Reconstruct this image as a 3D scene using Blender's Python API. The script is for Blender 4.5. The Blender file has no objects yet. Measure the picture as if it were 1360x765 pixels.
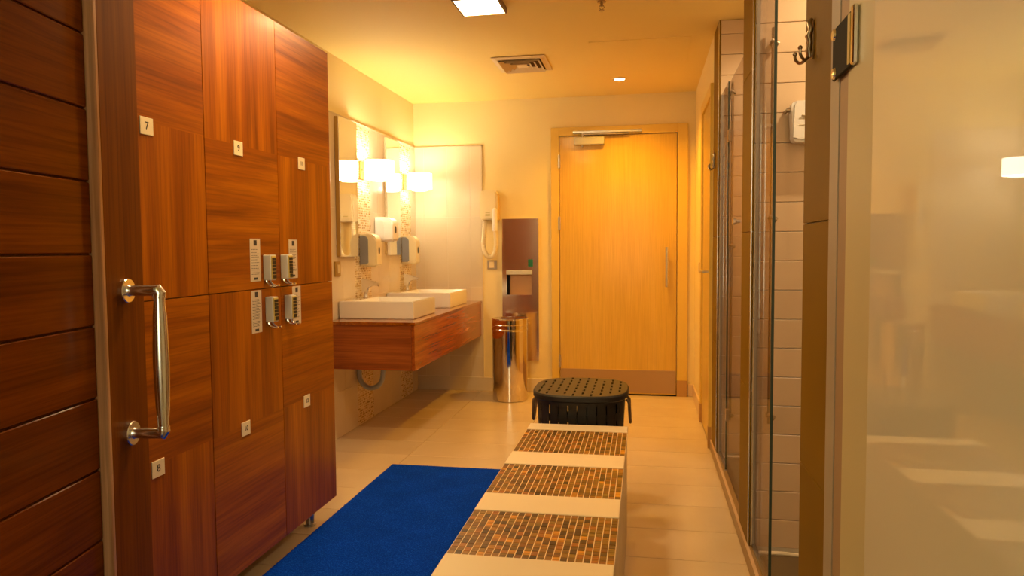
import bpy, bmesh, math, random
from mathutils import Matrix, Vector
random.seed(7)
PI = math.pi
C = bpy.context.scene.collection
sc = bpy.context.scene

# ------------------------------------------------------------------ camera
YAW, PITCH, ROLL = -0.181814, -0.0546423, -0.00762952
fw = Vector((math.sin(YAW)*math.cos(PITCH), math.cos(YAW)*math.cos(PITCH), math.sin(PITCH)))
rt = Vector((math.cos(YAW), -math.sin(YAW), 0)); up = rt.cross(fw)
cr, sr = math.cos(ROLL), math.sin(ROLL)
rt2, up2 = cr*rt + sr*up, -sr*rt + cr*up
cam = bpy.data.objects.new('camera', bpy.data.cameras.new('camera')); C.objects.link(cam)
cam.matrix_world = Matrix(((rt2.x, up2.x, -fw.x, 0), (rt2.y, up2.y, -fw.y, 0), (rt2.z, up2.z, -fw.z, 1.2), (0, 0, 0, 1)))
cam.data.lens = 25.543; cam.data.sensor_width = 36; cam.data.clip_start = 0.02
sc.camera = cam
# ------------------------------------------------------------------ world, light levels, exposure
w = bpy.data.worlds.new('world'); sc.world = w; w.use_nodes = True
w.node_tree.nodes['Background'].inputs[0].default_value = (0.9, 0.85, 0.8, 1)
w.node_tree.nodes['Background'].inputs[1].default_value = 0.15
vs = sc.view_settings
vs.view_transform = 'Standard'; vs.look = 'None'; vs.gamma = 1; vs.exposure = 1.05
try: vs.use_curve_mapping = False
except Exception: pass
E_SHADE, E_BULB, E_PANEL, E_SPOT, E_SHOWER, E_ENTRY = 4.5, 2.5, 42.0, 62.0, 15.0, 12.0
COL_SHADE = (1, .84, .56); COL_PANEL = (1, .69, .34); COL_SPOT = (1, .44, .0); COL_SHOWER = (1, .72, .40); COL_ENTRY = (.80, .90, 1)

def lamp(name, kind, loc, energy, col, rot=(0, 0, 0), **kw):
    d = bpy.data.lights.new(name, kind); d.energy = energy; d.color = col
    for k, v in kw.items(): setattr(d, k, v)
    o = bpy.data.objects.new(name, d); C.objects.link(o); o.location = loc; o.rotation_euler = rot
    return o
lamp('entry_hall_light', 'AREA', (-.35, -1.3, 1.5), E_ENTRY, COL_ENTRY, (-PI/2, PI, 0), shape='RECTANGLE', size=.9, size_y=1.8)
lamp('locker_downlight', 'SPOT', (-1.10, 2.28, 2.41), 26, (1, .56, .12), (0, math.radians(8), 0), spot_size=math.radians(140), spot_blend=.8, shadow_soft_size=.04)

XL, XR, YB, YN, ZC = -1.93, .387, 5.95, -1.45, 2.42

# ------------------------------------------------------------------ materials
def mat(name, col=(.8, .8, .8), rough=.5, metal=0., **kw):
    m = bpy.data.materials.new(name); m.use_nodes = True
    b = m.node_tree.nodes['Principled BSDF']
    b.inputs['Base Color'].default_value = (*col, 1); b.inputs['Roughness'].default_value = rough; b.inputs['Metallic'].default_value = metal
    for k, v in kw.items(): b.inputs[k.replace('_', ' ')].default_value = v
    return m
def nodes(m): return m.node_tree.nodes, m.node_tree.links, m.node_tree.nodes['Principled BSDF']
def coords(m, scale, rand=True):
    N, L, _ = nodes(m)
    tc = N.new('ShaderNodeTexCoord'); mp = N.new('ShaderNodeMapping'); mp.inputs['Scale'].default_value = scale
    L.new(tc.outputs['Object'], mp.inputs['Vector'])
    if rand:
        oi = N.new('ShaderNodeObjectInfo'); mu = N.new('ShaderNodeVectorMath'); mu.operation = 'SCALE'
        cb = N.new('ShaderNodeCombineXYZ'); L.new(oi.outputs['Random'], cb.inputs[0]); L.new(oi.outputs['Random'], cb.inputs[1]); L.new(oi.outputs['Random'], cb.inputs[2])
        L.new(cb.outputs[0], mu.inputs[0]); mu.inputs['Scale'].default_value = 37.3
        L.new(mu.outputs[0], mp.inputs['Location'])
    return mp.outputs[0]
def ramp(m, fac, stops):
    N, L, _ = nodes(m); r = N.new('ShaderNodeValToRGB'); e = r.color_ramp.elements
    while len(e) < len(stops): e.new(.5)
    for i, (p, c) in enumerate(stops): e[i].position = p; e[i].color = (*c, 1)
    L.new(fac, r.inputs[0]); return r.outputs[0]
def noise(m, vec, scale, detail=4, rough=.5, dist=0.):
    N, L, _ = nodes(m); n = N.new('ShaderNodeTexNoise'); n.inputs['Scale'].default_value = scale
    n.inputs['Detail'].default_value = detail; n.inputs['Roughness'].default_value = rough; n.inputs['Distortion'].default_value = dist
    L.new(vec, n.inputs['Vector']); return n.outputs['Fac']
def bump(m, h, strength=.1, dist=.01):
    N, L, b = nodes(m); n = N.new('ShaderNodeBump'); n.inputs['Strength'].default_value = strength; n.inputs['Distance'].default_value = dist
    L.new(h, n.inputs['Height']); L.new(n.outputs[0], b.inputs['Normal'])
def mix2(m, f, a, b_, blend='MIX'):
    N, L, _ = nodes(m); x = N.new('ShaderNodeMix'); x.data_type = 'RGBA'; x.blend_type = blend
    if isinstance(f, float): x.inputs[0].default_value = f
    else: L.new(f, x.inputs[0])
    for s, v in ((6, a), (7, b_)):
        if isinstance(v, tuple): x.inputs[s].default_value = (*v, 1)
        else: L.new(v, x.inputs[s])
    return x.outputs[2]
def wood(name, axis, cols, rough=.36, coat=.05, fig=1.0, grain=.75, spec=.25):
    """axis: grain direction 0,1,2"""
    m = mat(name, cols[1], rough, Coat_Weight=coat, Coat_Roughness=.12, Specular_IOR_Level=spec); N, L, b = nodes(m)
    s = [16., 16., 16.]; s[axis] = 1.1
    v = coords(m, tuple(s))
    big = noise(m, v, .35*fig, 2, .5, .4)
    N_w = N.new('ShaderNodeMath'); N_w.operation = 'MULTIPLY'; N_w.inputs[1].default_value = 22; L.new(big, N_w.inputs[0])
    sn = N.new('ShaderNodeMath'); sn.operation = 'SINE'; L.new(N_w.outputs[0], sn.inputs[0])
    rs = N.new('ShaderNodeMapRange'); rs.inputs[1].default_value = -1; rs.inputs[2].default_value = 1; L.new(sn.outputs[0], rs.inputs[0])
    s2 = [130., 130., 130.]; s2[axis] = 3.
    fine = noise(m, coords(m, tuple(s2)), 1., 3, .6)
    c1 = ramp(m, noise(m, v, .8, 5, .6, .8), [(.3, cols[0]), (.52, cols[1]), (.75, cols[2])])
    c2 = mix2(m, rs.outputs[0], cols[0], cols[2])
    c3 = mix2(m, .32, c1, c2)
    f = ramp(m, fine, [(.35, (.62, .58, .55)), (.6, (1, 1, 1))])
    L.new(mix2(m, grain, c3, f, 'MULTIPLY'), b.inputs['Base Color'])
    bump(m, fine, .06, .002)
    return m
CH = [(.18, .038, .0), (.35, .088, .0), (.50, .155, .001)]
W_V = wood('cherry_vertical', 2, CH); W_H = wood('cherry_horizontal', 1, CH)
W_X = wood('cherry_lengthwise', 0, [(.22, .05, .008), (.36, .095, .016), (.46, .14, .024)])
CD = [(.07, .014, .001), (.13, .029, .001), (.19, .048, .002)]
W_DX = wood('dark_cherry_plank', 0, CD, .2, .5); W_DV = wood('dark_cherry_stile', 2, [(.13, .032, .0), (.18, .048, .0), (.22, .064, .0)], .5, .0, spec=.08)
W_EDGE = wood('pale_wood_edge', 2, [(.34, .14, .06), (.5, .24, .11), (.66, .4, .24)], .3, .3)  # stile edge strip, a paler wood tone than the stile
MP = [(.68, .43, .07), (.71, .46, .08), (.74, .49, .10)]
W_MAPLE = wood('maple_vertical', 2, MP, .35, .2, .6, .3)
W_MFRAME = mat('maple_frame', (.76, .52, .09), .4)
W_MBAND = mat('maple_foot', (.5, .28, .08), .45)

def paint(name, col, rough=.7):
    m = mat(name, col, rough); v = coords(m, (1, 1, 1), False)
    bump(m, noise(m, v, 180, 3), .04, .002); return m
PAINT = paint('cream_paint', (.88, .73, .38))
CEIL = paint('ceiling_paint', (.89, .69, .24))
GROUT = mat('floor_grout', (.30, .21, .12), .8)
def tilemat(name, a, b_, rough, bumpn=0.02, **kw):
    m = mat(name, a, rough, **kw); N, L, b = nodes(m)
    oi = N.new('ShaderNodeObjectInfo'); n = noise(m, coords(m, (1, 1, 1)), 3, 4)
    c = ramp(m, n, [(.3, a), (.7, b_)])
    t = ramp(m, oi.outputs['Random'], [(0, (.93, .93, .93)), (1, (1, 1, 1))])
    L.new(mix2(m, 1., c, t, 'MULTIPLY'), b.inputs['Base Color'])
    bump(m, noise(m, coords(m, (1, 1, 1)), 60, 3), bumpn, .003); return m
FLOORT = tilemat('floor_tile', (.66, .52, .35), (.72, .58, .40), .22, .03)
WALLT = tilemat('wall_tile_cream', (.74, .62, .44), (.79, .67, .49), .22)
SHOWT = tilemat('shower_tile', (.70, .52, .33), (.76, .57, .37), .3)
POSTT = tilemat('post_tile_bronze', (.20, .105, .0), (.24, .125, .0), .5, .02, Specular_IOR_Level=.12)
WGROUT = mat('wall_grout', (.85, .78, .66), .7)
SLABT = tilemat('bench_slab', (.76, .62, .42), (.80, .66, .46), .35)
BENCHSIDE = tilemat('bench_side_tile', (.50, .38, .2), (.55, .42, .24), .3)
MGROUT = mat('mosaic_grout', (.80, .62, .38), .7)
# glass mosaic of the bench : copper streaks, one tone per tile
def mosaic(name, per_object):
    m = mat(name, (.3, .1, .02), .38, Specular_IOR_Level=.35); N, L, b = nodes(m)
    v = coords(m, (25, 150, 25)); n = noise(m, v, .8, 2, .5, .2)
    if per_object:
        oi = N.new('ShaderNodeObjectInfo'); r = oi.outputs['Random']
    else:
        g = N.new('ShaderNodeNewGeometry'); r = g.outputs['Random Per Island']
    base = ramp(m, r, [(0, (.035, .014, .002)), (.25, (.15, .060, .004)), (.45, (.20, .115, .012)), (.65, (.33, .105, .005)), (.82, (.075, .036, .005)), (1, (.58, .25, .012))])
    st = ramp(m, n, [(.3, (.6, .55, .5)), (.5, (1, 1, 1)), (.75, (1.5, 1.3, 1.1))])
    L.new(mix2(m, 1., base, st, 'MULTIPLY'), b.inputs['Base Color']); return m
MOS1 = mosaic('copper_mosaic', True); MOS2 = mosaic('copper_mosaic_far', False)
CHIP = mat('gold_chip', (.75, .55, .28), .25); N, L, b = nodes(CHIP)
g = N.new('ShaderNodeNewGeometry')
L.new(ramp(CHIP, g.outputs['Random Per Island'], [(0, (.42, .25, .09)), (.35, (.72, .52, .25)), (.7, (.84, .68, .42)), (1, (.92, .80, .58))]), b.inputs['Base Color'])
CHROME = mat('chrome', (.82, .82, .84), .12, 1.)
BRUSH = mat('brushed_steel', (.60, .58, .56), .28, 1.)
STEEL = mat('satin_steel_panel', (.74, .62, .48), .16, 1.)
BINM = mat('polished_steel_bin', (.74, .68, .62), .07, 1.)
HOOKM = mat('old_brass_nickel', (.36, .29, .20), .3, 1.)
DARKM = mat('dark_metal', (.006, .006, .007), .6, 0., Specular_IOR_Level=.08)
MIRROR = mat('mirror_glass', (.93, .93, .92), .01, 1.)
GOLDEDGE = mat('gilt_edge', (.50, .33, .09), .35, .6)
WHITEC = mat('white_ceramic', (.86, .83, .78), .12, Coat_Weight=.5)
CREAMP = mat('cream_plastic', (.84, .72, .46), .3)
WHITEP = mat('white_plastic', (.93, .91, .86), .3)
HANDLEM = mat('handle_steel', (.80, .83, .90), .2, 1.)
GREYP = mat('grey_plastic', (.26, .27, .31), .4)
LGREYP = mat('light_grey_plastic', (.55, .55, .55), .35)
BLACKP = mat('black_plastic', (.012, .011, .010), .5)
LIDP = mat('brown_black_lid', (.060, .036, .014), .55)
ROPE = mat('brown_rope', (.20, .11, .05), .8)
PLATE = mat('number_plate', (.78, .68, .50), .4)
PAPER = mat('label_paper', (.62, .52, .40), .55)
INK = mat('ink', (.035, .03, .03), .6)
GREENP = mat('green_sticker', (.01, .16, .08), .4)
KEYY = mat('keypad_yellow', (.55, .42, .10), .35)
HOSEM = mat('blue_grey_hose', (.36, .42, .50), .4)
ALU = mat('grey_jamb', (.40, .345, .27), .45)
PINKJ = mat('pinkish_jamb', (.40, .27, .16), .5)
TRAY = mat('shower_tray_stone', (.16, .11, .05), .45)
CURBM = mat('curb_bronze', (.30, .18, .07), .35)
CURBL = mat('curb_trim', (.62, .42, .26), .35)
SILIC = mat('silicone', (.85, .74, .55), .5)
SWP = mat('switch_plate', (.70, .55, .28), .35)
VENTM = mat('vent_enamel', (.78, .62, .38), .45)
FRAMEB = mat('lamp_frame_brown', (.16, .08, .03), .4)
def emit(name, col, s):
    m = mat(name, (.9, .9, .9), .5); b = m.node_tree.nodes['Principled BSDF']
    b.inputs['Emission Color'].default_value = (*col, 1); b.inputs['Emission Strength'].default_value = s; return m
SHADE = emit('lit_opal_shade', COL_SHADE, E_SHADE)
PANEL = emit('lit_ceiling_diffuser', COL_PANEL, E_PANEL)
SPOTE = emit('lit_downlight_lens', (1, .75, .45), 14)
# frosted film door : matt cream film behind a smooth clear glass face
FROST = mat('frosted_film_glass', (.86, .83, .68), .5, Coat_Weight=1., Coat_Roughness=.015, Coat_IOR=1.55)
FROSTB = mat('frosted_band', (.62, .55, .32), .45)
def glass(name, tint, gl=.1):
    m = bpy.data.materials.new(name); m.use_nodes = True; N, L = m.node_tree.nodes, m.node_tree.links
    N.remove(N['Principled BSDF']); o = N['Material Output']
    t = N.new('ShaderNodeBsdfTransparent'); t.inputs[0].default_value = (*tint, 1)
    g = N.new('ShaderNodeBsdfGlossy'); g.inputs['Roughness'].default_value = .02
    f0 = N.new('ShaderNodeFresnel'); f0.inputs[0].default_value = 1.45; f = N.new('ShaderNodeMath'); f.operation = 'MULTIPLY'; f.inputs[1].default_value = .22; L.new(f0.outputs[0], f.inputs[0])
    x = N.new('ShaderNodeMixShader'); L.new(f.outputs[0], x.inputs[0]); L.new(t.outputs[0], x.inputs[1]); L.new(g.outputs[0], x.inputs[2]); L.new(x.outputs[0], o.inputs[0])
    return m
GLASS = glass('clear_glass', (.84, .82, .84)); GEDGE = mat('green_glass_edge', (.02, .045, .035), .4)
CARPET = mat('blue_carpet', (.004, .08, .45), 1.0, Specular_IOR_Level=.05); N, L, b = nodes(CARPET)
v = coords(CARPET, (1, 1, 1), False); n1 = noise(CARPET, v, 170, 4, .8); n2 = noise(CARPET, v, 6, 4)
L.new(mix2(CARPET, 1., ramp(CARPET, n1, [(.3, (.0, .016, .24)), (.52, (.0, .042, .54)), (.75, (.02, .15, .9))]),
      ramp(CARPET, n2, [(.3, (.85, .85, .85)), (.7, (1.1, 1.1, 1.1))]), 'MULTIPLY'), b.inputs['Base Color'])
bump(CARPET, n1, .5, .004)

# ------------------------------------------------------------------ mesh helpers
def B(): return bmesh.new()
def box(bm, x0, x1, y0, y1, z0, z1, bev=0, seg=2, mi=0):
    r = bmesh.ops.create_cube(bm, size=1); vs_ = r['verts']
    for v in vs_: v.co = Vector(((x0+x1)/2 + v.co.x*(x1-x0), (y0+y1)/2 + v.co.y*(y1-y0), (z0+z1)/2 + v.co.z*(z1-z0)))
    fs = {f for v in vs_ for f in v.link_faces}
    for f in fs: f.material_index = mi
    if bev:
        es = list({e for v in vs_ for e in v.link_edges})
        bmesh.ops.bevel(bm, geom=es, offset=bev, segments=seg, profile=.5, affect='EDGES', clamp_overlap=True)
    return bm
def cyl(bm, p, q, r, r2=None, n=24, caps=True):
    p, q = Vector(p), Vector(q); d = q-p
    M = Matrix.Translation((p+q)/2) @ d.to_track_quat('Z', 'Y').to_matrix().to_4x4()
    bmesh.ops.create_cone(bm, cap_ends=caps, segments=n, radius1=r, radius2=r if r2 is None else r2, depth=d.length, matrix=M); return bm
def lathe(bm, prof, c=(0, 0, 0), n=40, axis='Z'):
    rings = []
    for (r, z) in prof:
        ring = []
        for i in range(n):
            a = 2*PI*i/n
            p = (r*math.cos(a), r*math.sin(a), z)
            if axis == 'X': p = (z, r*math.cos(a), r*math.sin(a))
            if axis == 'Y': p = (r*math.sin(a), z, r*math.cos(a))
            ring.append(bm.verts.new(Vector(c)+Vector(p)))
        rings.append(ring)
    for a, b_ in zip(rings, rings[1:]):
        for i in range(n): bm.faces.new((a[i], a[(i+1) % n], b_[(i+1) % n], b_[i]))
    return bm
def capring(bm, prof_first, prof_last): pass
def tube(bm, pts, r, n=12, caps=True):
    pts = [Vector(p) for p in pts]; rings = []; m = len(pts)
    rad = r if isinstance(r, (list, tuple)) else [r]*m
    t0 = (pts[1]-pts[0]).normalized(); nrm = t0.orthogonal().normalized()
    for i, p in enumerate(pts):
        t = (pts[min(i+1, m-1)]-pts[max(i-1, 0)]).normalized()
        nrm = (nrm - t*nrm.dot(t)).normalized(); bn = t.cross(nrm)
        rings.append([bm.verts.new(p + rad[i]*(math.cos(2*PI*k/n)*nrm + math.sin(2*PI*k/n)*bn)) for k in range(n)])
    for a, b_ in zip(rings, rings[1:]):
        for k in range(n): bm.faces.new((a[k], a[(k+1) % n], b_[(k+1) % n], b_[k]))
    if caps: bm.faces.new(rings[0][::-1]); bm.faces.new(rings[-1])
    return bm
def prism(bm, poly, axis, a, b_, bev=0):
    """poly: 2D points; axis X -> (y,z), Y -> (x,z), Z -> (x,y)"""
    def P(u, v, t): return {'X': (t, u, v), 'Y': (u, t, v), 'Z': (u, v, t)}[axis]
    A = [bm.verts.new(P(u, v, a)) for u, v in poly]; Bv = [bm.verts.new(P(u, v, b_)) for u, v in poly]
    fs = [bm.faces.new(A), bm.faces.new(Bv[::-1])]
    n = len(poly)
    for i in range(n): fs.append(bm.faces.new((A[(i+1) % n], A[i], Bv[i], Bv[(i+1) % n])))
    if bev:
        es = list({e for f in fs[:2] for e in f.edges}); bmesh.ops.bevel(bm, geom=es, offset=bev, segments=2, affect='EDGES', clamp_overlap=True)
    return bm
def quad(bm, pts): bm.faces.new([bm.verts.new(p) for p in pts]); return bm
ORIG = {}
def worldloc(o):
    v = Vector((0, 0, 0))
    while o: v += o.location; o = o.parent
    return v
def obj(name, bm, m, parent=None, smooth=False, local=False, label=None, kind=None):
    """bm in world coordinates (or in the parent's when local); origin goes to its centre"""
    bmesh.ops.recalc_face_normals(bm, faces=bm.faces)
    off = Vector((0, 0, 0)) if (local or parent is None) else worldloc(parent)
    cs = [v.co for v in bm.verts]
    c = Vector([(min(p[i] for p in cs)+max(p[i] for p in cs))/2 for i in range(3)])
    bmesh.ops.translate(bm, verts=bm.verts, vec=-c)
    me = bpy.data.meshes.new(name); bm.to_mesh(me); bm.free()
    for mm in (m if isinstance(m, (list, tuple)) else [m]): me.materials.append(mm)
    if smooth:
        for p in me.polygons: p.use_smooth = True
        try: me.set_sharp_from_angle(angle=math.radians(35))
        except Exception: pass
    o = bpy.data.objects.new(name, me); C.objects.link(o); o.parent = parent; o.location = c-off
    if label: o['label'] = label
    if kind: o['kind'] = kind
    return o
def thing(name, label, cat, loc=(0, 0, 0), group=None, rotz=0):
    o = bpy.data.objects.new(name, None); C.objects.link(o); o.location = loc; o.rotation_euler = (0, 0, rotz); o.empty_display_size = .05
    o['label'] = label; o['category'] = cat
    if group: o['group'] = group
    return o
def tag(o, label, cat, group=None):
    o['label'] = label; o['category'] = cat
    if group: o['group'] = group
    return o
def struct(name, bm, m, parent=None): 
    return obj(name, bm, m, parent, kind='structure')
def sempty(name, loc, rotz=0):
    o = bpy.data.objects.new(name, None); C.objects.link(o); o.location = loc; o.rotation_euler = (0, 0, rotz); o['kind'] = 'structure'; o.empty_display_size = .05
    return o
_tm = {}
def tile(parent, name, x0, x1, y0, y1, z0, z1, m, bev=.0012):
    """a tile that shares its mesh with all alike tiles"""
    key = (name, round(x1-x0, 4), round(y1-y0, 4), round(z1-z0, 4), m.name)
    if key not in _tm:
        bm = B(); hx, hy, hz = (x1-x0)/2, (y1-y0)/2, (z1-z0)/2
        box(bm, -hx, hx, -hy, hy, -hz, hz, bev, 1)
        me = bpy.data.meshes.new(name); bm.to_mesh(me); bm.free(); me.materials.append(m); _tm[key] = me
    o = bpy.data.objects.new(name, _tm[key]); C.objects.link(o); o.parent = parent
    o.location = Vector(((x0+x1)/2, (y0+y1)/2, (z0+z1)/2)) - worldloc(parent)
    return o
def boolean(o, cut):
    md = o.modifiers.new('b', 'BOOLEAN'); md.operation = 'DIFFERENCE'; md.object = cut; md.solver = 'EXACT'; md.use_self = True
    bpy.context.view_layer.update()
    dg = bpy.context.evaluated_depsgraph_get(); me = bpy.data.meshes.new_from_object(o.evaluated_get(dg))
    o.modifiers.clear(); o.data = me; bpy.data.objects.remove(cut)
def text_part(txt, size, M, m, name, parent, depth=.0006):
    """lettering turned to mesh; M places it in the parent's space"""
    cu = bpy.data.curves.new('t', 'FONT'); cu.body = txt; cu.size = size; cu.extrude = depth; cu.align_x = 'CENTER'; cu.align_y = 'CENTER'; cu.resolution_u = 3
    to = bpy.data.objects.new('t', cu); C.objects.link(to); bpy.context.view_layer.update()
    me = bpy.data.meshes.new_from_object(to.evaluated_get(bpy.context.evaluated_depsgraph_get()))
    bpy.data.objects.remove(to); me.transform(M); me.materials.clear(); me.materials.append(m); me.name = name
    o = bpy.data.objects.new(name, me); C.objects.link(o); o.parent = parent; return o
def arc(c, r, a0, a1, n, plane='XZ'):
    out = []
    for i in range(n+1):
        a = math.radians(a0+(a1-a0)*i/n); u, v = r*math.cos(a), r*math.sin(a)
        out.append({'XZ': (c[0]+u, c[1], c[2]+v), 'YZ': (c[0], c[1]+u, c[2]+v), 'XY': (c[0]+u, c[1]+v, c[2])}[plane])
    return out

# ================================================================== the setting
# floor : grout bed with single tiles
fl = struct('floor', box(B(), XL-.1, 1.5, YN-.1, YB+.1, -.1, -.004), GROUT)
gx = [-1.956, -1.356, -.756, -.156, .444]; J = .0016
rows = [2.8+.3*k for k in range(-9, 11)]+[YB]
for i in range(4):
    for y0, y1 in zip(rows, rows[1:]):
        x0, x1 = max(gx[i], XL), min(gx[i+1], XR-.005)
        tile(fl, 'floor_tile', x0+J, x1-J, y0+J, y1-J, -.012, 0, FLOORT)
ce = struct('ceiling', box(B(), XL-.1, 1.5, YN-.1, YB+.1, ZC, ZC+.1), CEIL)
obj('access_hatch', box(B(), -.335, .262, 4.40, 5.02, ZC-.004, ZC+.01, .001, 1), CEIL, ce)
# walls
WB = struct('wall_back', box(B(), XL-.1, 1.5, YB, YB+.12, 0, ZC), PAINT)
WL = struct('wall_left', box(B(), XL-.12, XL, YN, YB, 0, ZC), PAINT)
WN = struct('wall_near', box(B(), XL-.1, 1.5, YN-.12, YN, 0, ZC), PAINT)
WR = struct('wall_right', box(B(), XR, 1.5, 4.40, YB, 0, ZC), PAINT)
WO = struct('wall_shower_outer', box(B(), 1.4, 1.5, YN, 4.4, 0, ZC), SHOWT)
# tiled wainscot pieces, back wall (top 2.055, right edge -1.344)
T = .012
obj('grout_bed', box(B(), XL, -1.344, YB-T+.0012, YB, .1, 2.048), WGROUT, WB)
obj('grout_bed', box(B(), XL, XL+T-.0012, 3.0, YB, 0, 2.048), WGROUT, WL)
zrow = [.118, .293, .878, 1.463, 2.048]
xcol = [XL, -1.84, -1.64, -1.44, -1.344]
for a, b_ in zip(xcol, xcol[1:]):
    for z0, z1 in zip(zrow, zrow[1:]): tile(WB, 'wall_tile', a+.0008, b_-.0008, YB-T, YB, z0+.0008, z1-.0008, WALLT, .0006)
obj('edge_trim', box(box(B(), -1.344, -1.338, YB-T-.002, YB, 0.1, 2.056), XL, -1.338, YB-T-.002, YB, 2.048, 2.056), WALLT, WB)
struct('baseboard_back', box(B(), XL, -.765, YB-.016, YB, 0, .116, .003, 1), WALLT)
struct('baseboard_back.001', box(B(), .335, XR, YB-.016, YB, 0, .10, .003, 1), SHOWT)
struct('baseboard_right', box(B(), XR-.014, XR, 5.17, YB-.016, 0, .10, .003, 1), SHOWT)
# left wall tiles, leaving the mosaic strips free
strips = [(4.61, 4.90), (5.51, 5.80)]
ycols = [3.0, 3.2, 3.4, 3.6, 3.8, 4.0, 4.2, 4.41, 4.61, None, 4.90, 5.05, 5.28, 5.51, None, 5.80, YB-T]
zl = [0, .293, .878, 1.463, 2.048]
for a, b_ in zip(ycols, ycols[1:]):
    if a is None or b_ is None: continue
    for z0, z1 in zip(zl, zl[1:]): tile(WL, 'wall_tile', XL, XL+T, a+.0008, b_-.0008, z0+.0008, z1-.0008, WALLT, .0006)
obj('edge_trim', box(B(), XL, XL+T+.002, 3.0, YB, 2.048, 2.056), WALLT, WL)
for (a, b_) in strips:
    bm = B(); n = int((b_-a)/.0165); py = (b_-a)/n; k = 0; z = .004
    box(bm, XL, XL+T, a, b_, 0, 2.046)
    while z < 2.03:
        for i in range(n):
            s = random.uniform(.35, .47)*py; cy = a+py*(i+.5); cz = z+.008; h = T+random.uniform(.0012, .004)
            r1 = random.uniform(-.3, .3)
            pts = []
            for t in range(5):
                an = r1+2*PI*t/5; pts.append((cy+s*math.cos(an)*1.05, cz+s*math.sin(an)*1.0))
            vs0 = [bm.verts.new((XL+T-.001, p[0], p[1])) for p in pts]; vs1 = [bm.verts.new((XL+h, (p[0]-cy)*.85+cy, (p[1]-cz)*.85+cz)) for p in pts]
            bm.faces.new(vs1)
            for t in range(5): bm.faces.new((vs0[t], vs0[(t+1) % 5], vs1[(t+1) % 5], vs1[t]))
        z += .0165
    obj('mosaic_chips', bm, CHIP, WL, kind='stuff')

# ---- shower partitions with posts: core, tiles on both cheeks, bronze tiles on the end
parts_y = [('wall_shower_near', 1.655, 1.92), ('wall_shower_middle', 2.84, 3.10), ('wall_shower_far', 4.13, 4.40)]
PX = 1.4
for nm, y0, y1 in parts_y:
    wl = struct(nm, box(B(), XR+.0085, PX, y0+.0085 if nm != 'wall_shower_near' else y0, y1-.003 if nm != 'wall_shower_far' else y1, 0, ZC), WGROUT)
    z = .055; r = 0
    cheek = [(y0, y0+.010)]
    if nm == 'wall_shower_near': cheek = []
    for (c0, c1) in cheek:
        z = .055
        while z < ZC-.01:
            z1 = min(z+.109, ZC-.001)
            for a, b_ in ((XR+.0105, .72), (.72, 1.06), (1.06, PX)):
                tile(wl, 'wall_tile', a+.001, b_-.001, c0, c1, z+.0013, z1-.0013, SHOWT, .0015)
            z += .109
    zz = [0.0, .655, 1.255, 1.855, ZC]
    for a, b_ in zip(zz, zz[1:]): tile(wl, 'post_tile', XR, XR+.010, y0+.0005, y1-.0005, a+.0012, b_-.0012, POSTT, .001)
    if nm != 'wall_shower_near':
        obj('corner_bead', box(B(), XR-.0008, XR+.003, y0-.003, y0+.001, .06, ZC), CHROME, wl)
# tray, curb
tr = struct('floor_shower', box(B(), XR+.03, 1.4, .3, 4.13, -.004, .03), TRAY)
cb = struct('trim_1', box(B(), .378, .385+.03, .3, 4.40, 0, .055, .003, 1), CURBM)
obj('curb_edge_strip', box(B(), .3785, .390, .3, 4.395, .055, .060), CURBL, cb)
for y in (4.128, 2.838):
    bm = B(); tube(bm, [(.42+.09*i, y-.004, .034+.003*math.sin(i*2.1)) for i in range(10)], .008, 8)
    obj('silicone_bead', bm, SILIC, cb)

# ================================================================== door_1 : the open entrance door in front left
D1 = sempty('door_1', (-1.115, 1.32, 0), math.atan2(-.162, 1)*-1)   # local +Y runs along the leaf away from the camera
# local frame: +y away from camera along leaf, +x towards the corridor
def rect(parent, name, x0, x1, y0, y1, z0, z1, m, bev=.0015): 
    return obj(name, box(B(), x0, x1, y0, y1, z0, z1, bev, 1), m, parent, local=True)
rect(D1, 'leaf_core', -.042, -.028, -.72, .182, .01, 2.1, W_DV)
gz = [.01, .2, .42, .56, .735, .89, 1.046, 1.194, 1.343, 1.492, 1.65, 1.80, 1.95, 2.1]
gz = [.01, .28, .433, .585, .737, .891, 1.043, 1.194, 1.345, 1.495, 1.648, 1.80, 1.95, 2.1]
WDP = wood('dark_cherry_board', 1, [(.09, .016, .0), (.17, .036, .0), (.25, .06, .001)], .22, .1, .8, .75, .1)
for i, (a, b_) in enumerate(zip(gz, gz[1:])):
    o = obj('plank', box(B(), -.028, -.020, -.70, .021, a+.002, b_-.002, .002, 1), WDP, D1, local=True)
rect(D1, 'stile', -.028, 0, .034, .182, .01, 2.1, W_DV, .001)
rect(D1, 'stile_edge', -.028, .0006, .022, .034, .01, 2.1, W_EDGE, .002)
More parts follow.
